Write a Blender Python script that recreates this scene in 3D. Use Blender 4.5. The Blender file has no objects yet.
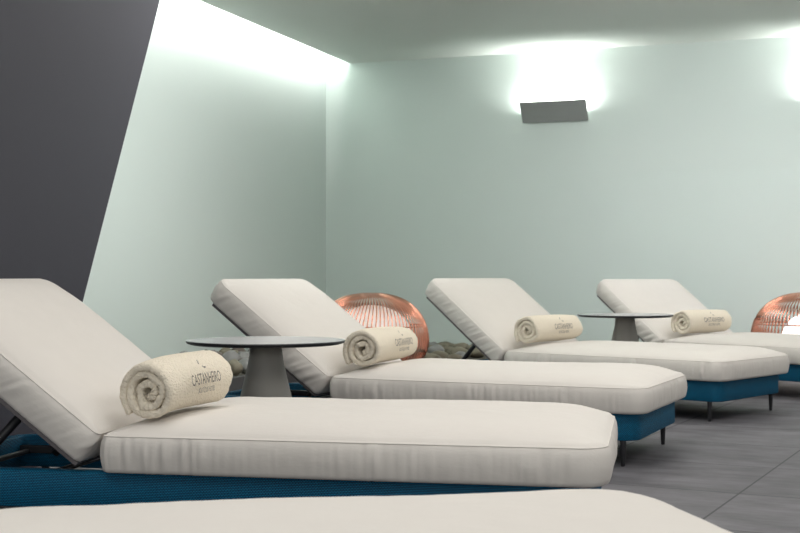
import bpy, bmesh, math, random
from mathutils import Vector, Matrix, noise
PI = math.pi
sc = bpy.context.scene
COL = sc.collection

# ------------------------------------------------------------------ camera, world, exposure, large lights
F = 1266.4; HY = 275.8; CAMZ = 0.80
cd = bpy.data.cameras.new('camera'); cam = bpy.data.objects.new('camera', cd); COL.objects.link(cam)
cam.location = (0, 0, CAMZ); cam.rotation_euler = (PI/2, 0, 0)
cd.sensor_width = 36; cd.lens = F*36/800; cd.shift_y = (HY-266.5)/800
cd.clip_start = 0.05; cd.clip_end = 60
cd.dof.use_dof = True; cd.dof.focus_distance = 4.3; cd.dof.aperture_fstop = 9.0
sc.camera = cam

w = bpy.data.worlds.new('world'); sc.world = w; w.use_nodes = True
w.node_tree.nodes['Background'].inputs[0].default_value = (0.9, 0.95, 1.0, 1)
w.node_tree.nodes['Background'].inputs[1].default_value = 0.15
sc.view_settings.view_transform = 'Standard'; sc.view_settings.look = 'None'
sc.view_settings.gamma = 1; sc.view_settings.exposure = 0.10
sc.view_settings.use_curve_mapping = False

# room frame: origin at the far left corner, s runs along the back wall, t comes out of it
A = math.radians(19.8)
ES = Vector((math.cos(A), -math.sin(A), 0)); ET = Vector((-math.sin(A), -math.cos(A), 0))
O = Vector((-0.727, 12.44, 0)); HC = 2.87
def R(s, t, z=0): return O + ES*s + ET*t + Vector((0, 0, z))
ROOM_ROT = math.atan2(ES.y, ES.x)

def area(name, loc, sx, sy, power, color=(1, 1, 1), direction=(0, 0, -1), spin=ROOM_ROT, spread=PI):
    l = bpy.data.lights.new(name, 'AREA'); l.shape = 'RECTANGLE'; l.size = sx; l.size_y = sy
    l.energy = power; l.color = color; l.spread = spread
    o = bpy.data.objects.new(name, l); COL.objects.link(o); o.location = loc
    d = Vector(direction).normalized()
    if abs(d.z) > 0.99:
        o.rotation_euler = (0 if d.z < 0 else PI, 0, spin)
    else:
        o.rotation_euler = d.to_track_quat('-Z', 'X' if abs(sx) > abs(sy) and False else 'Y').to_euler()
    return o
for (s, t) in ((3.7, 3.4), (6.3, 3.3), (3.6, 5.8), (6.2, 5.8), (3.6, 8.2), (6.2, 8.2), (3.6, 11.0), (6.4, 11.0)):
    area('ceiling_light_source', R(s, t, HC-0.03), 1.7, 1.5, 26, (1.0, 0.965, 0.93))
# added fill panels behind the camera, to lift the room's ambient light
for s in (2.2, 4.75, 7.3):
    area('front_fill', R(s, 15.4, 1.5), 1.9, 1.9, 30, (0.97, 0.985, 1.0), -ET)

# added fill strips out of view under the ceiling, brightening back and left walls
def fill_strip(name, loc, along, toward, length, power, col):
    l = bpy.data.lights.new(name, 'AREA'); l.shape = 'RECTANGLE'; l.size = length; l.size_y = 0.12
    l.energy = power; l.color = col; l.spread = math.radians(110)
    o = bpy.data.objects.new(name, l); COL.objects.link(o)
    z = -Vector(toward).normalized(); x = Vector(along).normalized(); y = z.cross(x)
    o.matrix_world = Matrix.Translation(loc) @ Matrix((x, y, z)).transposed().to_4x4()
fill_strip('wall_fill', R(5.2, 3.1, HC-0.10), ES, -ET+Vector((0, 0, -0.50)), 5.0, 34, (1.0, 0.975, 1.0))
fill_strip('wall_fill', R(2.9, 4.5, HC-0.10), ET, -ES+Vector((0, 0, -0.50)), 2.6, 27, (1.0, 0.985, 0.98))

# ------------------------------------------------------------------ materials
def new_mat(name):
    m = bpy.data.materials.new(name); m.use_nodes = True
    nt = m.node_tree; b = nt.nodes['Principled BSDF']
    return m, nt, b
def N(nt, t, **kw):
    n = nt.nodes.new(t)
    for k, v in kw.items():
        if k in n.inputs: n.inputs[k].default_value = v
        else: setattr(n, k, v)
    return n
def simple(name, col, rough=0.6, metal=0.0, noise_amt=0.0, nscale=8, bump=0.0, bscale=60, spec=0.5, emis=None, estr=0):
    m, nt, b = new_mat(name)
    b.inputs['Roughness'].default_value = rough; b.inputs['Metallic'].default_value = metal
    b.inputs['Specular IOR Level'].default_value = spec
    b.inputs['Base Color'].default_value = (*col, 1)
    tc = N(nt, 'ShaderNodeTexCoord')
    if noise_amt:
        no = N(nt, 'ShaderNodeTexNoise', Scale=nscale, Detail=6.0)
        nt.links.new(tc.outputs['Object'], no.inputs['Vector'])
        mx = N(nt, 'ShaderNodeMix', data_type='RGBA')
        mx.inputs[6].default_value = (*[c*(1-noise_amt) for c in col], 1)
        mx.inputs[7].default_value = (*[min(1, c*(1+noise_amt)) for c in col], 1)
        nt.links.new(no.outputs['Fac'], mx.inputs[0]); nt.links.new(mx.outputs[2], b.inputs['Base Color'])
    if bump:
        n2 = N(nt, 'ShaderNodeTexNoise', Scale=bscale, Detail=4.0)
        nt.links.new(tc.outputs['Object'], n2.inputs['Vector'])
        bp = N(nt, 'ShaderNodeBump', Strength=bump, Distance=0.01)
        nt.links.new(n2.outputs['Fac'], bp.inputs['Height']); nt.links.new(bp.outputs[0], b.inputs['Normal'])
    if emis:
        b.inputs['Emission Color'].default_value = (*emis, 1); b.inputs['Emission Strength'].default_value = estr
    return m

M = {}
M['wall'] = simple('mint_plaster', (0.62, 0.70, 0.66), 0.75, noise_amt=0.015, nscale=2, bump=0.03, bscale=90, spec=0.2)
M['ceiling'] = simple('ceiling_paint', (0.66, 0.71, 0.665), 0.85, spec=0.15)
M['white'] = simple('warm_white_paint', (0.82, 0.81, 0.79), 0.8)
M['cove'] = simple('cove_white_paint', (0.85, 0.87, 0.86), 0.8)
M['dark'] = simple('charcoal_panel_paint', (0.056, 0.056, 0.070), 0.55, noise_amt=0.04, nscale=3, bump=0.02, spec=0.3)
M['fabric'] = simple('cream_canvas', (0.71, 0.675, 0.63), 0.9, noise_amt=0.02, nscale=14, bump=0.0, spec=0.15)
M['towel'] = simple('cream_terry', (0.88, 0.80, 0.66), 0.95, noise_amt=0.07, nscale=90, bump=0.9, bscale=150, spec=0.1)
M['thread'] = simple('grey_brown_thread', (0.16, 0.14, 0.12), 0.8)
M['black'] = simple('black_powder_coated_metal', (0.015, 0.015, 0.018), 0.45, bump=0.02)
M['plate'] = simple('grey_backrest_board', (0.16, 0.145, 0.15), 0.5)
M['deck'] = simple('black_deck_board', (0.02, 0.022, 0.026), 0.6)
M['steel'] = simple('bright_steel', (0.6, 0.6, 0.6), 0.3, metal=1.0)
M['tabletop'] = simple('grey_laminate', (0.52, 0.53, 0.55), 0.22, noise_amt=0.03, nscale=20)
M['tableedge'] = simple('black_table_edge', (0.012, 0.013, 0.015), 0.4)
M['pedestal'] = simple('taupe_grey_pedestal', (0.30, 0.29, 0.265), 0.5, noise_amt=0.03, nscale=30, bump=0.03)
M['copper'] = simple('copper_wire', (0.74, 0.35, 0.245), 0.22, metal=1.0, noise_amt=0.1, nscale=30)
M['opal_dim'] = simple('opal_glass_dim', (0.9, 0.85, 0.82), 0.3, emis=(1.0, 0.78, 0.68), estr=0.30)
M['opal'] = simple('opal_glass', (0.9, 0.88, 0.86), 0.3, emis=(1.0, 0.93, 0.91), estr=1.0)
M['sconce'] = simple('grey_metal_sconce', (0.30, 0.32, 0.305), 0.5, noise_amt=0.03)
M['led'] = simple('led_strip', (0.9, 0.9, 0.9), 0.4, emis=(1, 0.98, 0.96), estr=6)
M['gravel'] = simple('brown_gravel', (0.13, 0.12, 0.095), 0.8, noise_amt=0.5, nscale=22, bump=0.6, bscale=40)
M['kerb'] = simple('dark_stone_kerb', (0.06, 0.06, 0.06), 0.6, noise_amt=0.1)
M['stoneA'] = simple('olive_river_stone', (0.19, 0.17, 0.12), 0.6, noise_amt=0.3, nscale=9, bump=0.25, bscale=25)
M['stoneB'] = simple('grey_river_stone', (0.23, 0.23, 0.22), 0.6, noise_amt=0.3, nscale=10, bump=0.25, bscale=25)
M['stoneC'] = simple('brown_river_stone', (0.14, 0.115, 0.095), 0.6, noise_amt=0.35, nscale=10, bump=0.25, bscale=25)

# woven linen look of the cushions
def fabric_detail():
    m = M['fabric']; nt = m.node_tree; b = nt.nodes['Principled BSDF']
    tc = N(nt, 'ShaderNodeTexCoord')
    mp = N(nt, 'ShaderNodeMapping'); mp.inputs['Scale'].default_value = (30, 420, 120)
    nt.links.new(tc.outputs['Object'], mp.inputs[0])
    n1 = N(nt, 'ShaderNodeTexNoise', Scale=1.0, Detail=3.0); nt.links.new(mp.outputs[0], n1.inputs['Vector'])
    n2 = N(nt, 'ShaderNodeTexNoise', Scale=7.0, Detail=5.0); nt.links.new(tc.outputs['Object'], n2.inputs['Vector'])
    ad = N(nt, 'ShaderNodeMath', operation='MULTIPLY_ADD'); ad.inputs[1].default_value = 0.12
    nt.links.new(n1.outputs['Fac'], ad.inputs[0]); nt.links.new(n2.outputs['Fac'], ad.inputs[2])
    bp = N(nt, 'ShaderNodeBump', Strength=0.35, Distance=0.012)
    nt.links.new(ad.outputs[0], bp.inputs['Height']); nt.links.new(bp.outputs[0], b.inputs['Normal'])
    b.inputs['Sheen Weight'].default_value = 0.1
fabric_detail()

def blue_mesh():
    m, nt, b = new_mat('petrol_blue_woven_mesh')
    uv = N(nt, 'ShaderNodeUVMap')
    br = N(nt, 'ShaderNodeTexBrick', Scale=1.0)
    br.inputs['Color1'].default_value = (0.002, 0.22, 0.42, 1); br.inputs['Color2'].default_value = (0.002, 0.18, 0.35, 1)
    br.inputs['Mortar'].default_value = (0.001, 0.028, 0.06, 1)
    br.inputs['Brick Width'].default_value = 0.0085; br.inputs['Row Height'].default_value = 0.0048; br.inputs['Mortar Size'].default_value = 0.0011
    nt.links.new(uv.outputs[0], br.inputs['Vector']); nt.links.new(br.outputs['Color'], b.inputs['Base Color'])
    bp = N(nt, 'ShaderNodeBump', Strength=0.4, Distance=0.002, invert=True)
    nt.links.new(br.outputs['Fac'], bp.inputs['Height']); nt.links.new(bp.outputs[0], b.inputs['Normal'])
    b.inputs['Roughness'].default_value = 0.6; b.inputs['Specular IOR Level'].default_value = 0.3
    return m
M['blue'] = blue_mesh()

def floor_mat():
    m, nt, b = new_mat('dark_grey_slate_tiles')
    tc = N(nt, 'ShaderNodeTexCoord')
    mp = N(nt, 'ShaderNodeMapping', vector_type='POINT'); mp.name = 'tile_map'
    nt.links.new(tc.outputs['Object'], mp.inputs[0])
    br = N(nt, 'ShaderNodeTexBrick', Scale=1.0); br.offset = 0.5
    br.inputs['Color1'].default_value = (0.118, 0.115, 0.125, 1); br.inputs['Color2'].default_value = (0.145, 0.141, 0.152, 1)
    br.inputs['Mortar'].default_value = (0.045, 0.045, 0.05, 1)
    br.inputs['Brick Width'].default_value = 0.76; br.inputs['Row Height'].default_value = 0.69; br.inputs['Mortar Size'].default_value = 0.0045
    br.offset = 0.0
    nt.links.new(mp.outputs[0], br.inputs['Vector'])
    m2 = N(nt, 'ShaderNodeMapping'); m2.inputs['Scale'].default_value = (1.1, 2.6, 1)
    nt.links.new(mp.outputs[0], m2.inputs[0])  # slate grain
    n1 = N(nt, 'ShaderNodeTexNoise', Scale=2.4, Detail=9.0, Roughness=0.68); nt.links.new(m2.outputs[0], n1.inputs['Vector'])
    rp = N(nt, 'ShaderNodeValToRGB'); rp.color_ramp.elements[0].position = 0.32; rp.color_ramp.elements[0].color = (0.5, 0.5, 0.51, 1)
    rp.color_ramp.elements[1].position = 0.68; rp.color_ramp.elements[1].color = (1.35, 1.35, 1.35, 1)
    nt.links.new(n1.outputs['Fac'], rp.inputs[0])
    mx = N(nt, 'ShaderNodeMix', data_type='RGBA', blend_type='MULTIPLY'); mx.inputs[0].default_value = 1
    nt.links.new(br.outputs['Color'], mx.inputs[6]); nt.links.new(rp.outputs[0], mx.inputs[7])
    nt.links.new(mx.outputs[2], b.inputs['Base Color'])
    mr = N(nt, 'ShaderNodeMapRange'); mr.inputs['To Min'].default_value = 0.5; mr.inputs['To Max'].default_value = 0.75
    nt.links.new(n1.outputs['Fac'], mr.inputs[0]); nt.links.new(mr.outputs[0], b.inputs['Roughness'])
    ad = N(nt, 'ShaderNodeMath', operation='SUBTRACT'); nt.links.new(n1.outputs['Fac'], ad.inputs[0]); nt.links.new(br.outputs['Fac'], ad.inputs[1])
    bp = N(nt, 'ShaderNodeBump', Strength=0.25, Distance=0.004)
    nt.links.new(ad.outputs[0], bp.inputs['Height']); nt.links.new(bp.outputs[0], b.inputs['Normal'])
    b.inputs['Specular IOR Level'].default_value = 0.32
    # one grout crossing seen in the photograph, and the tile direction
    ang = math.radians(27.0)
    a = Vector((math.sin(ang), math.cos(ang), 0))       # the long receding joints
    p = Vector((1.137*0.889, 4.715*0.889, 0))
    # object -> tile coordinates: x across the receding joints, y along them
    mp.inputs['Rotation'].default_value = (0, 0, ang)
    px = p.x*math.cos(ang) - p.y*math.sin(ang)
    q = Vector((0, 6.82*0.889)); 
    mp.inputs['Location'].default_value = (-px, 0.12, 0)
    return m
M['floor'] = floor_mat()

# ------------------------------------------------------------------ mesh helpers
def link(name, me, mat, parent=None, smooth=False):
    if mat is not None and not me.materials: me.materials.append(mat)
    if smooth:
        for p in me.polygons: p.use_smooth = True
    o = bpy.data.objects.new(name, me); COL.objects.link(o)
    if parent: o.parent = parent
    return o
def from_bm(name, bm, mat, parent=None, smooth=False):
    bmesh.ops.recalc_face_normals(bm, faces=bm.faces)
    me = bpy.data.meshes.new(name); bm.to_mesh(me); bm.free()
    return link(name, me, mat, parent, smooth)
def thing(name, label, cat, loc=(0, 0, 0), rz=0, group=None):
    o = bpy.data.objects.new(name, None); COL.objects.link(o); o.empty_display_size = 0.1
    o.location = loc; o.rotation_euler = (0, 0, rz); return tag(o, label, cat, group)
def tag(o, label, cat, group=None):
    o['label'] = label; o['category'] = cat
    if group: o['group'] = group
    return o
def box(bm, lo, hi, bevel=0, mtx=None):
    r = bmesh.ops.create_cube(bm, size=1)
    vs = r['verts']
    for v in vs:
        v.co = Vector([lo[i] + (v.co[i]+0.5)*(hi[i]-lo[i]) for i in range(3)])
    if bevel:
        es = list({e for v in vs for e in v.link_edges})
        rr = bmesh.ops.bevel(bm, geom=es, offset=bevel, segments=2, affect='EDGES', profile=0.5)
        vs = list({v for f in rr['faces'] for v in f.verts} | {v for v in vs if v.is_valid})
    if mtx is not None:
        for v in vs: v.co = mtx @ v.co
def tube(bm, pts, r, seg=8, closed=False, rads=None):
    n = len(pts); rings = []
    for i, p in enumerate(pts):
        p = Vector(p)
        a = Vector(pts[(i-1) % n] if (closed or i > 0) else pts[i]); b = Vector(pts[(i+1) % n] if (closed or i < n-1) else pts[i])
        d = (b-a).normalized()
        up = Vector((0, 0, 1)) if abs(d.z) < 0.9 else Vector((1, 0, 0))
        x = d.cross(up).normalized(); y = x.cross(d)
        rr = rads[i] if rads else r
        rings.append([bm.verts.new(p + (x*math.cos(2*PI*k/seg) + y*math.sin(2*PI*k/seg))*rr) for k in range(seg)])
    for i in range(n if closed else n-1):
        a, b = rings[i], rings[(i+1) % n]
        # match seam when closed
        for k in range(seg):
            bm.faces.new((a[k], a[(k+1) % seg], b[(k+1) % seg], b[k]))
    if not closed:
        bm.faces.new(rings[0][::-1]); bm.faces.new(rings[-1])
def lathe(bm, prof, seg=64):
    rings = []
    for (r, z) in prof:
        if r < 1e-6: rings.append([bm.verts.new((0, 0, z))])
        else: rings.append([bm.verts.new((r*math.cos(2*PI*k/seg), r*math.sin(2*PI*k/seg), z)) for k in range(seg)])
    for a, b in zip(rings, rings[1:]):
        for k in range(seg):
            k2 = (k+1) % seg
            if len(a) == 1 and len(b) == 1: continue
            if len(a) == 1: bm.faces.new((a[0], b[k], b[k2]))
            elif len(b) == 1: bm.faces.new((a[k], a[k2], b[0]))
            else: bm.faces.new((a[k], a[k2], b[k2], b[k]))

# ------------------------------------------------------------------ room shell
def wall_poly(name, pts, thick, mat, kind=True):
    """flat polygon (world points) extruded by the vector thick"""
    bm = bmesh.new()
    a = [bm.verts.new(p) for p in pts]; b = [bm.verts.new(Vector(p)+Vector(thick)) for p in pts]
    bm.faces.new(a); bm.faces.new(b[::-1]); n = len(a)
    for i in range(n): bm.faces.new((a[i], b[i], b[(i+1) % n], a[(i+1) % n]))
    o = from_bm(name, bm, mat)
    if kind: o['kind'] = 'structure'
    return o
SR, TR, HT = 9.5, 15.5, HC+0.30
SLOT = 0.254
wall_poly('floor', [R(0, 0), R(SR, 0), R(SR, TR), R(0, TR)], (0, 0, -0.1), M['floor'])
wall_poly('wall_back', [R(0, 0, 0), R(SR, 0, 0), R(SR, 0, HT), R(0, 0, HT)], -ET*0.15, M['wall'])
wall_poly('wall_left', [R(0, 0, 0), R(0, TR, 0), R(0, TR, HT), R(0, 0, HT)], -ES*0.15, M['wall'])
wall_poly('wall_right', [R(SR, 0, 0), R(SR, TR, 0), R(SR, TR, HT), R(SR, 0, HT)], ES*0.15, M['white'])
wall_poly('wall_front', [R(0, TR, 0), R(SR, TR, 0), R(SR, TR, HT), R(0, TR, HT)], ET*0.15, M['white'])
wall_poly('ceiling', [R(SLOT, 0, HC), R(SR, 0, HC), R(SR, TR, HC), R(SLOT, TR, HC)], (0, 0, 0.05), M['ceiling'])
wall_poly('ceiling_cove', [R(0, 0, HT), R(SR, 0, HT), R(SR, TR, HT), R(0, TR, HT)], (0, 0, 0.05), M['cove'])
o = wall_poly('cove_light_strip', [R(SLOT+0.022, 0.05, HC+0.052), R(SLOT+0.040, 0.05, HC+0.052), R(SLOT+0.040, TR-0.3, HC+0.052), R(SLOT+0.022, TR-0.3, HC+0.052)], (0, 0, 0.15), M['led'], False)
tag(o, 'long white light strip hidden above the ceiling edge along the left wall', 'light strip')
def cove_light():
    l = bpy.data.lights.new('cove_light', 'AREA'); l.shape = 'RECTANGLE'; l.size = 12.0; l.size_y = 0.05; l.energy = 70; l.color = (1.0, 0.97, 0.96)
    o = bpy.data.objects.new('cove_light', l); COL.objects.link(o)
    o.location = R(SLOT+0.016, 6.1, HC+0.165)
    z = ES*1.0 + Vector((0, 0, 0.35)); z.normalize()      # light shines along -z
    x = ET.copy(); y = z.cross(x)
    o.matrix_world = Matrix.Translation(o.location) @ Matrix((x, y, z)).transposed().to_4x4()
cove_light()

# dark slanted partition in front of the left wall
P0 = Vector((-1.51, 5.33, 0))
def on_plane(px, py):
    d = Vector(((px-400)/F, 1, (HY-py)/F))
    nrm = ES
    k = (P0 - Vector((0, 0, CAMZ))).dot(nrm) / d.dot(nrm)
    return Vector((0, 0, CAMZ)) + d*k
a, b = on_plane(160, 0), on_plane(85, 293)
lerp = lambda z: b + (a-b)*((z-b.z)/(a.z-b.z))
e0, e1 = lerp(0), lerp(HC)
n0 = P0 + ET*4.6; n1 = n0 + Vector((0, 0, HC))
wall_poly('wall_partition', [e0, e1, n1, n0], -ES*0.14, M['dark'])

# ------------------------------------------------------------------ sun loungers
LEN, WID, BK, BETA = 1.468, 0.891, 0.760, 0.638
ZS, ZM, ZF, CROWN = 0.332, 0.224, 0.109, 0.055
TH = ZS-ZM
def rrect(x0, x1, y0, y1, r, step=0.0075, inset=0.0, rl=None):
    """rounded rectangle outline; the same number of points for any inset"""
    out = []
    rl = r if rl is None else rl          # corner radius at the x0 end
    ri = max(r-inset, 0.006); rli = max(rl-inset, 0.006)
    X0, X1, Y0, Y1 = x0+inset, x1-inset, y0+inset, y1-inset
    nl = max(2, int((x1-x0-r-rl)/step)); nw = max(2, int((y1-y0-2*r)/step)); nc = 8
    def line(p, q, n): return [(p[0]+(q[0]-p[0])*k/n, p[1]+(q[1]-p[1])*k/n) for k in range(n)]
    def arc(cx, cy, a0, q): return [(cx+q*math.cos(a0+PI/2*k/nc), cy+q*math.sin(a0+PI/2*k/nc)) for k in range(nc)]
    out += line((X0+rli, Y0), (X1-ri, Y0), nl) + arc(X1-ri, Y0+ri, -PI/2, ri)
    out += line((X1, Y0+ri), (X1, Y1-ri), nw) + arc(X1-ri, Y1-ri, 0, ri)
    out += line((X1-ri, Y1), (X0+rli, Y1), nl) + arc(X0+rli, Y1-rli, PI/2, rli)
    out += line((X0, Y1-rli), (X0, Y0+rli), nw) + arc(X0+rli, Y0+rli, PI, rli)
    return out
def crown_f(d): return 1-(1-min(max(d, 0)/0.30, 1))**3.6
def cushion(name, x0, x1, W, parent, seed, zb, zt, shear=0.0, r=0.085, rl=0.025, wr=0.0078):
    rnd = random.Random(seed)
    verts, faces = [], []
    prof = [(0.16, zb), (0.05, zb), (0.012, zb+0.001), (0.003, zb+0.006), (0.0, zb+0.016)]
    T = zt-zb
    for k in range(1, 8): prof.append((-0.006*math.sin(PI*k/8), zb+0.016+(T-0.022)*k/8))
    prof += [(0.0005, zt-0.010), (0.003, zt-0.004), (0.006, zt)]
    half = min(W, x1-x0)/2 - 0.004
    for d in (0.010, 0.014, 0.020, 0.028, 0.042, 0.06, 0.085, 0.115, 0.15, 0.2, 0.25, 0.30, half-0.03):
        prof.append((d, zt + CROWN*crown_f(d-0.006)))
    base = rrect(x0, x1, 0, W, r, rl=rl)
    npt = len(base)
    ph = [rnd.uniform(0, 100) for _ in range(4)]
    # length along the outline
    s = [0]
    for i in range(1, npt): s.append(s[-1] + math.hypot(base[i][0]-base[i-1][0], base[i][1]-base[i-1][1]))
    for (d, z) in prof:
        ring = rrect(x0, x1, 0, W, r, inset=d, rl=rl)
        for i, (x, y) in enumerate(ring):
            rel = (z-zb)/T
            if -0.01 <= rel <= 1.01:
                env = max(0, 1-abs(rel-0.45)/0.6)**0.7 if rel < 1 else 0
                t = s[i] + shear*(z-zb)
                amp = 0.25 + 1.0*max(0, noise.noise(Vector((s[i]*3.1, ph[0], 0)))+0.25)
                g = noise.noise(Vector((t*55, z*4, ph[1])))*0.85 + noise.noise(Vector((t*95, z*6, ph[2])))*0.5 + noise.noise(Vector((t*14, z*6, ph[3])))*0.35
                dd = wr*1.9*amp*g*env
                # outward direction from the medial line
                cx = min(max(x, x0+W/2), x1-W/2) if x1-x0 > W else (x0+x1)/2
                r_ = r if x > (x0+x1)/2 else rl
                if x0+rl < x < x1-r: nx, ny = 0, (1 if y > W/2 else -1)
                elif r_ < y < W-r_: nx, ny = (1 if x > (x0+x1)/2 else -1), 0
                else:
                    ccx = x1-r if x > (x0+x1)/2 else x0+rl; ccy = W-r_ if y > W/2 else r_
                    v = Vector((x-ccx, y-ccy, 0)); v = v.normalized() if v.length > 1e-6 else v; nx, ny = v.x, v.y
                x += nx*dd; y += ny*dd
            if z > zt:
                F_ = (z-zt)/CROWN
                P_ = crown_f(x-x0)*crown_f(x1-x)*crown_f(y)*crown_f(W-y)
                w_ = min(max((d-0.012)/0.07, 0), 1); w_ = w_*w_*(3-2*w_)
                z = zt + CROWN*(F_*(1-w_) + P_*w_)
                q = F_ if d < half-0.031 else 0
                z2 = z + 0.006*q*noise.noise(Vector((x*3.0, y*3.0, ph[0]))) + 0.0012*noise.noise(Vector((x*16, y*16, ph[1])))
            else: z2 = z
            verts.append((x, y, z2))
    nr = len(prof)
    for k in range(nr-1):
        for i in range(npt):
            j = (i+1) % npt
            faces.append((k*npt+i, k*npt+j, (k+1)*npt+j, (k+1)*npt+i))
    faces.append(tuple(range(npt))[::-1])
    faces.append(tuple((nr-1)*npt+i for i in range(npt)))
    me = bpy.data.meshes.new(name); me.from_pydata(verts, [], faces); me.update()
    o = link(name, me, M['fabric'], parent, True)
    bm = bmesh.new()
    pp = [(x, y, zt) for (x, y) in rrect(x0, x1, 0, W, r, step=0.03, inset=0.0052, rl=rl)]
    tube(bm, pp, 0.0018, 6, closed=True)
    from_bm('piping', bm, M['fabric'], o, True)
    return o
def apron(parent, x0, x1, W, inset):
    """hollow upholstered frame with rounded corners"""
    outer = rrect(x0, x1, inset, W-inset, 0.075, step=0.05)
    th = 0.045
    prof = [(th, ZF+0.004), (th-0.004, ZF), (0.006, ZF), (0, ZF+0.006), (0, ZM-0.014), (0.003, ZM-0.006), (0.010, ZM-0.002), (th-0.006, ZM-0.002), (th, ZM-0.008)]
    bm = bmesh.new(); uvl = bm.loops.layers.uv.new('UVMap'); n = len(outer)
    s = [0]
    for i in range(n): s.append(s[-1] + math.hypot(outer[(i+1) % n][0]-outer[i][0], outer[(i+1) % n][1]-outer[i][1]))
    rings = []; vcoord = [0]
    for k in range(1, len(prof)): vcoord.append(vcoord[-1] + math.hypot(prof[k][0]-prof[k-1][0], prof[k][1]-prof[k-1][1]))
    vcoord.append(vcoord[-1] + 0.1)
    for (d, z) in prof:
        rings.append([bm.verts.new((x, y, z)) for (x, y) in rrect(x0, x1, inset, W-inset, 0.075, step=0.05, inset=d)])
    K = len(prof)
    for k in range(K):
        for i in range(n):
            j = (i+1) % n; k2 = (k+1) % K
            f = bm.faces.new((rings[k][i], rings[k][j], rings[k2][j], rings[k2][i]))
            uvs = [(s[i], vcoord[k]), (s[i+1], vcoord[k]), (s[i+1], vcoord[k+1]), (s[i], vcoord[k+1])]
            for l, u in zip(f.loops, uvs): l[uvl].uv = u
            f.smooth = True
    me = bpy.data.meshes.new('frame'); bm.to_mesh(me); bm.free()
    return link('frame', me, M['blue'], parent)
def lounger(loc, theta, dbeta, label, seed):
    t = thing('sun_lounger', label, 'sun lounger', (loc[0], loc[1], 0), -theta, 'cream spa loungers set out in a fan')
    B = BETA + dbeta
    apron(t, -0.70, LEN-0.044, WID, 0.044)
    bm = bmesh.new(); box(bm, (0.03, 0.092, ZM-0.028), (LEN-0.095, WID-0.092, ZM-0.001), 0.004); from_bm('deck', bm, M['deck'], t)
    # legs
    for u in (LEN-0.11, 0.28, -0.58):
        for v in (0.066, WID-0.066):
            bm = bmesh.new()
            tube(bm, [(u, v, 0.0), (u, v, 0.008), (u, v, 0.10), (u, v, ZF+0.012)], 0.01, 14, rads=[0.0085, 0.0095, 0.0135, 0.0145])
            from_bm('leg', bm, M['black'], t, True)
    cushion('seat_cushion', 0.003, LEN, WID, t, seed, ZM, ZS)
    # the hinged backrest
    rot = Matrix.Translation((0, 0, ZS)) @ Matrix.Rotation(B, 4, 'Y') @ Matrix.Translation((0, 0, 0))
    bc = cushion('back_cushion', -BK, -0.002, WID, t, seed+50, -TH, 0.0, shear=-0.7, r=0.025, rl=0.075, wr=0.009)
    bc.matrix_local = rot
    bm = bmesh.new(); box(bm, (-BK+0.05, 0.02, -TH-0.016), (-0.01, WID-0.02, -TH-0.001), 0.004)
    pl = from_bm('backrest_board', bm, M['plate'], t); pl.matrix_local = rot
    bm = bmesh.new()
    for v in (0.16, WID-0.16): box(bm, (-BK+0.12, v-0.014, -TH-0.034), (-0.08, v+0.014, -TH-0.014), 0.003)
    for u in (-BK+0.13, -0.33): box(bm, (u-0.012, 0.15, -TH-0.032), (u+0.012, WID-0.15, -TH-0.014), 0.003)
    br = from_bm('backrest_rail', bm, M['black'], t); br.matrix_local = rot
    # struts that prop up the backrest
    for v in (0.13, WID-0.13):
        p = rot @ Vector((-0.27, v, -TH-0.018))
        bm = bmesh.new(); tube(bm, [p, Vector((p.x-0.22, v, ZM-0.06))], 0.014, 10); from_bm('prop_strut', bm, M['black'], t, True)
    # ratchet rails and cross bars inside the frame
    for v in (0.115, WID-0.115):
        bm = bmesh.new(); box(bm, (-0.65, v-0.012, ZM-0.062), (0.05, v+0.012, ZM-0.035), 0.003)
        from_bm('ratchet_rail', bm, M['black'], t)
    bm = bmesh.new()
    for u in (-0.62, -0.30, -0.02): tube(bm, [(u, 0.085, ZM-0.055), (u, WID-0.085, ZM-0.055)], 0.010, 10)
    from_bm('cross_bar', bm, M['black'], t, True)
    bm = bmesh.new(); tube(bm, [(-0.20, 0.09, ZM-0.02), (-0.20, WID-0.09, ZM-0.02)], 0.006, 10)
    from_bm('hinge_rod', bm, M['steel'], t, True)
    return t
LG = [((-0.745, 1.515), -0.192, 0.0, 'cream padded lounger cut off by the bottom edge, nearest the camera, no towel in view'),
      ((-0.8781, 3.6873), 0.1918, 0.011, 'cream lounger with its raised back at far left before the charcoal partition'),
      ((-0.3292, 5.8139), 0.4224, 0.0025, 'cream lounger behind the nearer round table, raised back before the left copper lamp'),
      ((0.6382, 7.8035), 0.7223, 0.001, 'cream lounger in front of the farther round table, blue foot end on two black legs'),
      ((1.8745, 9.0748), 0.9042, -0.014, 'farthest cream lounger, behind the farther round table, left of the right copper lamp')]
for i, (loc, th, db, lab) in enumerate(LG): lounger(loc, th, db, lab, 11+i*7)

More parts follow.
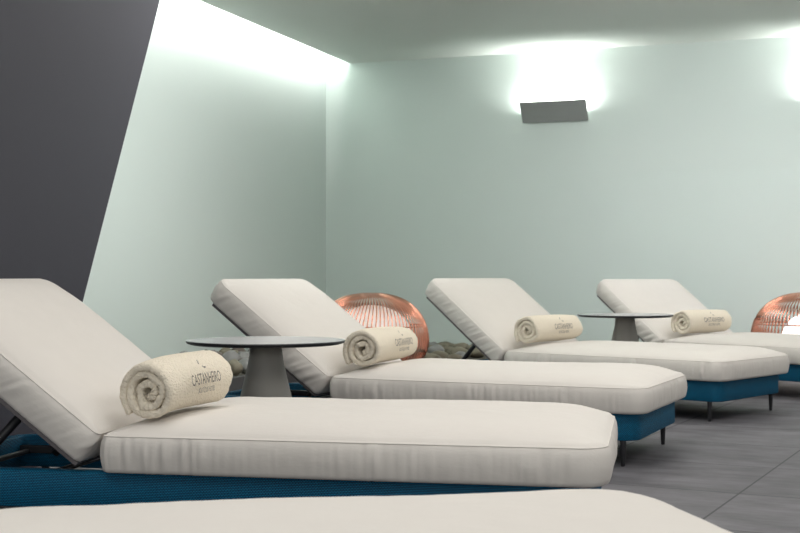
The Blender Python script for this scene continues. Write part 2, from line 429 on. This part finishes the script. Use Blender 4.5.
# ------------------------------------------------------------------ rolled towels with embroidery
TR_, TL = 0.102, 0.475
def towel(loc, theta, label, seed, tweak):
    TL = tweak[2]
    rnd = random.Random(seed)
    cu, cv = 0.118+tweak[0], 0.075
    def surf(y):      # height of the mattress under the roll
        v = cv + y*math.cos(tweak[1]); u = cu - y*math.sin(tweak[1])
        return ZS + CROWN*crown_f(u)*crown_f(v)
    cz = surf(TL*0.6)+TR_-0.014
    def drop(y): return (surf(max(y, 0))-surf(TL*0.6))*tweak[4]
    o_ = Vector((loc[0], loc[1], 0)); U = Vector((math.cos(theta), -math.sin(theta), 0)); V = Vector((math.sin(theta), math.cos(theta), 0))
    base = o_ + U*cu + V*cv
    t = thing('rolled_towel', label, 'towel', (base.x, base.y, cz), -theta+tweak[1], 'rolled cream towels on the loungers')
    # local axes: x = along the lounger, y = roll axis, z up. Sheet section: a spiral
    turns = 2.9; n = 250; th = 0.0275; r0 = 0.012; verts = []; faces = []
    prof = []   # (radial offset -.5..5, axial)
    na = 26; e = 0.009
    def section():
        pts = []
        for k in range(na+1):
            y = k/na*TL; 
            y2 = e+(TL-2*e)*k/na
            pts.append((0.5, y2))
        for k in range(1, 6): a_ = PI*k/6; pts.append((0.5*math.cos(a_), TL-e+e*math.sin(a_)))
        for k in range(na+1): pts.append((-0.5, TL-e-(TL-2*e)*k/na))
        for k in range(1, 6): a_ = PI*k/6; pts.append((-0.5*math.cos(a_), e-e*math.sin(a_)))
        return pts
    sec = section(); ns = len(sec)
    amax = turns*2*PI
    R1 = TR_-th/2
    a_end = -PI/2 - 0.75     # where the loose edge tucks underneath
    for i in range(n+1):
        q = i/n; a_ = amax*q; r = r0 + (R1-r0)*(q**0.93)
        ang = a_end - (amax-a_)*1.0
        tt = th*(0.86 if i not in (0, n) else 0.3)
        for (ro, y) in sec:
            edge = max(0, 1-min(y, TL-y)/0.03)
            wob = 0.006*noise.noise(Vector((math.cos(ang)*1.1+seed, math.sin(ang)*1.1, a_*0.25)))*(0.4+edge)
            lump = 0.0022*noise.noise(Vector((ang*6, y*40, seed+r*30)))*(0.3+edge)
            rr = r + ro*tt + wob + lump
            taper = 1-0.05*max(0, (y-0.3)/0.15)**2
            rr *= taper
            yy = y + (0.010*noise.noise(Vector((a_*0.9, seed, 0 if y < TL/2 else 5))) + 0.004*noise.noise(Vector((a_*4, seed, 3))))*(1 if edge > 0 else 0)*min(1, edge*1.5)
            yy += (q-0.6)*0.010*(-1 if y < TL/2 else 1)*edge
            x = rr*math.cos(ang)*1.03; z = rr*math.sin(ang)*0.985
            z = max(z + drop(yy), surf(max(yy, 0))-cz+0.0015)
            verts.append((x, yy, z))
    for i in range(n):
        for k in range(ns):
            k2 = (k+1) % ns
            faces.append((i*ns+k, (i+1)*ns+k, (i+1)*ns+k2, i*ns+k2))
    faces.append(tuple(range(ns))); faces.append(tuple(n*ns+k for k in range(ns))[::-1])
    me = bpy.data.meshes.new('towel_roll'); me.from_pydata(verts, [], faces); me.update()
    bm = bmesh.new(); bm.from_mesh(me); bmesh.ops.recalc_face_normals(bm, faces=bm.faces); bm.to_mesh(me); bm.free()
    link('towel_roll', me, M['towel'], t, True)
    # stitched lettering wrapped round the roll
    def wrap(body, size, y0, phi, name, thin=1.0, off=0.0):
        cu_ = bpy.data.curves.new('t', 'FONT'); cu_.body = body; cu_.size = size; cu_.align_x = 'CENTER'; cu_.space_character = 1.0
        cu_.resolution_u = 4; cu_.offset = off
        to = bpy.data.objects.new('t', cu_); COL.objects.link(to)
        dg = bpy.context.evaluated_depsgraph_get(); me = bpy.data.meshes.new_from_object(to.evaluated_get(dg))
        bpy.data.objects.remove(to)
        bm = bmesh.new(); bm.from_mesh(me)
        bmesh.ops.triangulate(bm, faces=bm.faces)
        bmesh.ops.subdivide_edges(bm, edges=bm.edges, cuts=1)
        for v in bm.verts:
            a_ = phi + v.co.y/TR_; rr = TR_+0.0012
            v.co = Vector((rr*math.cos(a_)*1.03, y0 + v.co.x*thin, rr*math.sin(a_)*0.985+drop(y0 + v.co.x*thin)))
        bm.to_mesh(me); bm.free(); me.name = name
        return link(name, me, M['thread'], t)
    wrap('CASTANHEIRO', 0.048, TL*tweak[5], 0.04, 'embroidered_name', tweak[3])
    wrap('BOUTIQUE HOTEL', 0.022, TL*tweak[5], -0.22, 'embroidered_line', tweak[3])
    # the small crest over the name: a dot-like leaf pair
    bm = bmesh.new()
    for (yy, hh, wy, wh) in ((0.272, 0.066, 0.003, 0.004), (0.276, 0.074, 0.002, 0.006), (0.292, 0.050, 0.007, 0.003), (0.284, 0.054, 0.003, 0.002)):
        phi = 0.04+hh/TR_; yy = yy-0.285+TL*tweak[5]
        vs = []
        for k in range(8):
            a2 = 2*PI*k/8; ph = phi + wh*math.sin(a2)/TR_; rr = TR_+0.0016
            vs.append(bm.verts.new((rr*math.cos(ph)*1.03, yy+wy*math.cos(a2), rr*math.sin(ph)*0.985+drop(yy))))
        bm.faces.new(vs)
    me = bpy.data.meshes.new('embroidered_crest'); bm.to_mesh(me); bm.free()
    link('embroidered_crest', me, M['thread'], t)
    return t
SGN = 1
TW = ['rolled cream towel with grey lettering, largest and leftmost, on lounger before the charcoal partition',
      'rolled cream towel with faint lettering, on lounger in front of the left copper lamp',
      'rolled cream towel on the middle lounger, just left of the farther round table top',
      'smallest rolled cream towel, on the farthest lounger beside the right copper lamp']
TWK = [(0.0, -0.24, 0.340, 0.48, 0.9, 0.47), (0.018, 0.06, 0.55, 0.72, 0.45, 0.50), (0.0, 0.0, 0.51, 0.60, 0.35, 0.50), (0.0, 0.0, 0.475, 0.70, 0.25, 0.50)]
for i in range(4): towel(LG[i+1][0], LG[i+1][1], TW[i], 3+i*5, TWK[i])

# ------------------------------------------------------------------ round side tables
def table(x, y, label):
    t = thing('side_table', label, 'table', (x, y, 0), 0, 'round pedestal tables between the loungers')
    bm = bmesh.new(); lathe(bm, [(0, 0), (0.150, 0), (0.158, 0.006), (0.158, 0.012), (0.150, 0.05), (0.138, 0.13), (0.123, 0.22), (0.104, 0.31), (0.085, 0.39), (0.070, 0.46), (0.062, 0.523), (0, 0.523)], 72)
    from_bm('pedestal', bm, M['pedestal'], t, True)
    bm = bmesh.new(); lathe(bm, [(0, 0.522), (0.30, 0.522), (0.318, 0.527), (0.323, 0.533), (0.322, 0.5375), (0, 0.5375)], 96)
    e_ = from_bm('tabletop', bm, M['tableedge'], t)
    bm = bmesh.new(); lathe(bm, [(0, 0.5370), (0.3195, 0.5370), (0.3195, 0.5390), (0, 0.5390)], 96)
    from_bm('surface_sheet', bm, M['tabletop'], e_)
table(-0.546, 5.16, 'nearer round side table with grey top and tapered pedestal, beside the leftmost rolled towel')
table(1.525, 8.58, 'farther round side table with thin grey top, left of the smallest towel')

# ------------------------------------------------------------------ copper wire floor lamps
def lamp(x, y, label, face, rot, glass='opal', gr=0.21, gh=0.50):
    t = thing('floor_lamp', label, 'lamp', (x, y, 0), 0, 'copper wire floor lamps')
    RM, H = 0.447, 0.665
    def prof(q):      # q 0 bottom .. 1 top
        zc = 0.30
        a_ = -PI/2 + PI*q
        z = zc + (H-zc if a_ > 0 else zc-0.02)*math.sin(a_)
        r = RM*max(0.0, math.cos(a_))**0.80
        return max(r, 0.07), z
    nrib = 84; bm = bmesh.new()
    for k in range(nrib):
        pts = []
        for i in range(31):
            q = 0.03+0.955*i/30; r, z = prof(q)
            a_ = 2*PI*k/nrib + 0.30*(q-0.5) + rot
            pts.append((r*math.cos(a_), r*math.sin(a_), z))
        # arched opening towards 'face'
        runs, cur = [], []
        for p in pts:
            aa = (math.atan2(p[1], p[0]) - (face or 0) + PI) % (2*PI) - PI
            off = math.hypot(p[0], p[1])*math.sin(aa)
            inside = face is not None and abs(aa) < PI/2 and abs(off) < 0.205 and p[2] < 0.28+0.215*math.sqrt(max(0, 1-(off/0.205)**2))
            if inside:
                if len(cur) > 1: runs.append(cur)
                cur = []
            else: cur.append(p)
        if len(cur) > 1: runs.append(cur)
        for run in runs: tube(bm, run, 0.0048, 6)
    from_bm('wire_cage', bm, M['copper'], t, True)
    for zz, rr in ((0.415, None), (0.655, 0.115), (0.03, 0.12)):
        if rr is None:
            q = 0.5 + math.asin((zz-0.30)/(H-0.30))/PI; rr = prof(q)[0]-0.004
        bm = bmesh.new(); tube(bm, [(rr*math.cos(2*PI*k/64), rr*math.sin(2*PI*k/64), zz) for k in range(64)], 0.006, 6, closed=True)
        from_bm('hoop', bm, M['copper'], t, True)
    bm = bmesh.new(); lathe(bm, [(0, 0.0), (0.16, 0.0), (0.165, 0.008), (0.16, 0.02), (0.03, 0.028), (0.02, 0.10), (0, 0.10)], 48); from_bm('lamp_base', bm, M['copper'], t, True)
    bm = bmesh.new(); lathe(bm, [(gr*math.sin(PI*k/16), (gh+0.09)/2-(gh-0.09)/2*math.cos(PI*k/16)) for k in range(17)], 48); from_bm('glass_diffuser', bm, M[glass], t, True)
    return t
lamp(-0.225, 9.78, 'round copper wire lamp left of centre, behind the second rolled towel', None, 0.0, 'opal_dim', 0.32, 0.575)
lp2 = (3.27, 10.13)
lamp(lp2[0], lp2[1], 'round copper wire lamp cut off at right edge, with glowing white dome', math.atan2(-lp2[1], -lp2[0]), 0.02)

# ------------------------------------------------------------------ wall lights
def sconce(s, label):
    t = thing('wall_light', label, 'wall light', R(s, 0, 2.215), ROOM_ROT, 'wedge wall lights on the back wall')
    # local x along the wall, -y out of the wall
    L2, h, d = 0.308, 0.175, 0.155
    def quad(bm, P, th):
        n_ = (Vector(P[1])-Vector(P[0])).cross(Vector(P[2])-Vector(P[1])).normalized()*th
        a_ = [bm.verts.new(p) for p in P]; b_ = [bm.verts.new(Vector(p)+n_) for p in P]
        bm.faces.new(a_); bm.faces.new(b_[::-1]); m_ = len(P)
        for i in range(m_): bm.faces.new((a_[i], b_[i], b_[(i+1) % m_], a_[(i+1) % m_]))
    bm = bmesh.new(); quad(bm, [(-L2, -0.03, 0), (L2, -0.03, 0), (L2, -d, h), (-L2, -d, h)], -0.004); from_bm('front_plate', bm, M['sconce'], t)
    bm = bmesh.new(); box(bm, (-L2+0.03, -0.03, 0.004), (L2-0.03, 0, 0.03), 0.003); from_bm('wall_mount', bm, M['sconce'], t)
    bm = bmesh.new(); box(bm, (-L2+0.05, -0.035, 0.03), (L2-0.05, -0.012, 0.045)); from_bm('light_tube', bm, M['led'], t)
    l = bpy.data.lights.new('wall_light_source', 'AREA'); l.shape = 'RECTANGLE'; l.size = 0.54; l.size_y = 0.06; l.energy = 14; l.color = (1.0, 0.985, 0.97)
    lo = bpy.data.objects.new('wall_light_source', l); COL.objects.link(lo); lo.parent = t
    lo.location = (0, -0.062, 0.12); lo.rotation_euler = (PI-0.55, 0, 0)
    return t
sconce(2.30, 'grey wedge-shaped wall light glowing upwards, whole in view on the back wall')
sconce(4.80, 'grey wedge-shaped wall light, only its left end in view at the right edge')

# ------------------------------------------------------------------ pebble bed with river stones
def bed_inside(s, t, m=0.0):
    return (m < s < 2.0-m and m < t < 1.75-m) or (m < s < 0.88-m and m < t < 8.5-m) or (m < s < 8.5-m and m < t < 0.22-m*0.5)
BEDZ = 0.10
wall_poly('floor_bed', [R(*p) for p in ((0.005, 0.005), (8.5, 0.005), (8.5, 0.22), (2.0, 0.22), (2.0, 1.75), (0.88, 1.75), (0.88, 8.5), (0.005, 8.5))], (0, 0, BEDZ), M['gravel'])
# lamp stands in a gap of the bed, the kerb runs round it
lrel = Vector((-0.225, 9.78, 0))-O; ls_, lt_ = lrel.dot(ES), lrel.dot(ET)
def clear(s, t, r): return math.hypot(s-ls_, t-lt_) > 0.47+r
bm = bmesh.new()
segs = [((8.5, 0.22), (2.0, 0.22)), ((2.0, 0.22), (2.0, 1.75)), ((0.88, 1.75), (2.0, 1.75)), ((0.88, 1.78), (0.88, 8.5))]
M_room = Matrix.Translation(O) @ Matrix.Rotation(ROOM_ROT, 4, 'Z')
for (a_, b_) in segs:
    lo = (min(a_[0], b_[0])-0.03, -max(a_[1], b_[1])-0.03, 0); hi = (max(a_[0], b_[0])+0.03, -min(a_[1], b_[1])+0.03, 0.105)
    box(bm, lo, hi, 0.006, M_room)
k_ = from_bm('trim_1', bm, M['kerb']); k_['kind'] = 'structure'
bm = bmesh.new(); rnd = random.Random(5); cnt = 0
def stone_mesh(bm, c, sx, sy, sz, seed, sub=1, rz=0):
    r = bmesh.ops.create_icosphere(bm, subdivisions=sub, radius=1)
    for v in r['verts']:
        p = v.co.copy(); k = 1+0.28*noise.noise(p*1.1+Vector((seed, seed*2, 0))) + 0.06*noise.noise(p*3+Vector((seed, 0, 0)))
        x, y, z = p.x*sx*k, p.y*sy*k, p.z*sz*k
        v.co = Vector((c[0]+x*math.cos(rz)-y*math.sin(rz), c[1]+x*math.sin(rz)+y*math.cos(rz), c[2]+z))
placed = []; rnd = random.Random(8); tries = 0
while tries < 30000 and len(placed) < 130:
    tries += 1
    s, t = rnd.uniform(0.1, 1.9), rnd.uniform(0.1, 7.8)
    p = R(s, t); px = 400 + F*p.x/p.y
    if not (175 < px < 262 or 415 < px < 505): continue
    r = rnd.uniform(0.05, 0.085) if px < 300 else rnd.uniform(0.06, 0.10)
    if not bed_inside(s, t, r*1.3) or not clear(s, t, r): continue
    if any(math.hypot(s-a_[0], t-a_[1]) < (r+a_[2])*1.08 for a_ in placed): continue
    placed.append((s, t, r))
COLN = ['olive brown', 'grey', 'dark brown']
for i, (s, t, r) in enumerate(placed):
    p = R(s, t); px = 400 + F*p.x/p.y; left = px < 300
    bm = bmesh.new(); hz = r*rnd.uniform(0.8, 1.0) if left else r*rnd.uniform(0.42, 0.70)
    stone_mesh(bm, (0, 0, 0), r, r*rnd.uniform(0.8, 1.05), hz, rnd.uniform(0, 99), 3, rnd.uniform(0, PI))
    zmin = min(v.co.z for v in bm.verts)
    ci = rnd.choice((0, 1, 1, 2)) if left else rnd.choice((0, 0, 1))
    o = from_bm('river_stone', bm, M[('stoneA', 'stoneB', 'stoneC')[ci]], None, True)
    o.location = (p.x, p.y, BEDZ-zmin)
    if left: tag(o, 'rounded %s river stone in the heap behind the nearer round table' % COLN[ci], 'stone', '%s stones behind the nearer table' % COLN[ci])
    else: tag(o, 'rounded %s river stone in the low row right of the left copper lamp' % COLN[ci], 'stone', '%s stones right of the left lamp' % COLN[ci])

bm = bmesh.new(); rnd = random.Random(5); cnt = 0
while cnt < 1500:
    s, t = rnd.uniform(0.05, 2.0), rnd.uniform(0.05, 8.5)
    if rnd.random() < 0.12: s, t = rnd.uniform(2, 8.4), rnd.uniform(0.1, 0.13)
    if not bed_inside(s, t, 0.09) or not clear(s, t, 0.05) or any(math.hypot(s-a_[0], t-a_[1]) < a_[2]*1.45+0.06 for a_ in placed): continue
    cnt += 1; p = R(s, t); q = rnd.uniform(0.03, 0.05)
    stone_mesh(bm, (p.x, p.y, BEDZ+q*0.6), q, q*1.2, q*0.7, rnd.uniform(0, 90))
g = from_bm('pebble', bm, M['gravel'], None, True); g['kind'] = 'stuff'
tag(g, 'loose brown pebbles covering the bed along the left and back walls', 'pebbles')
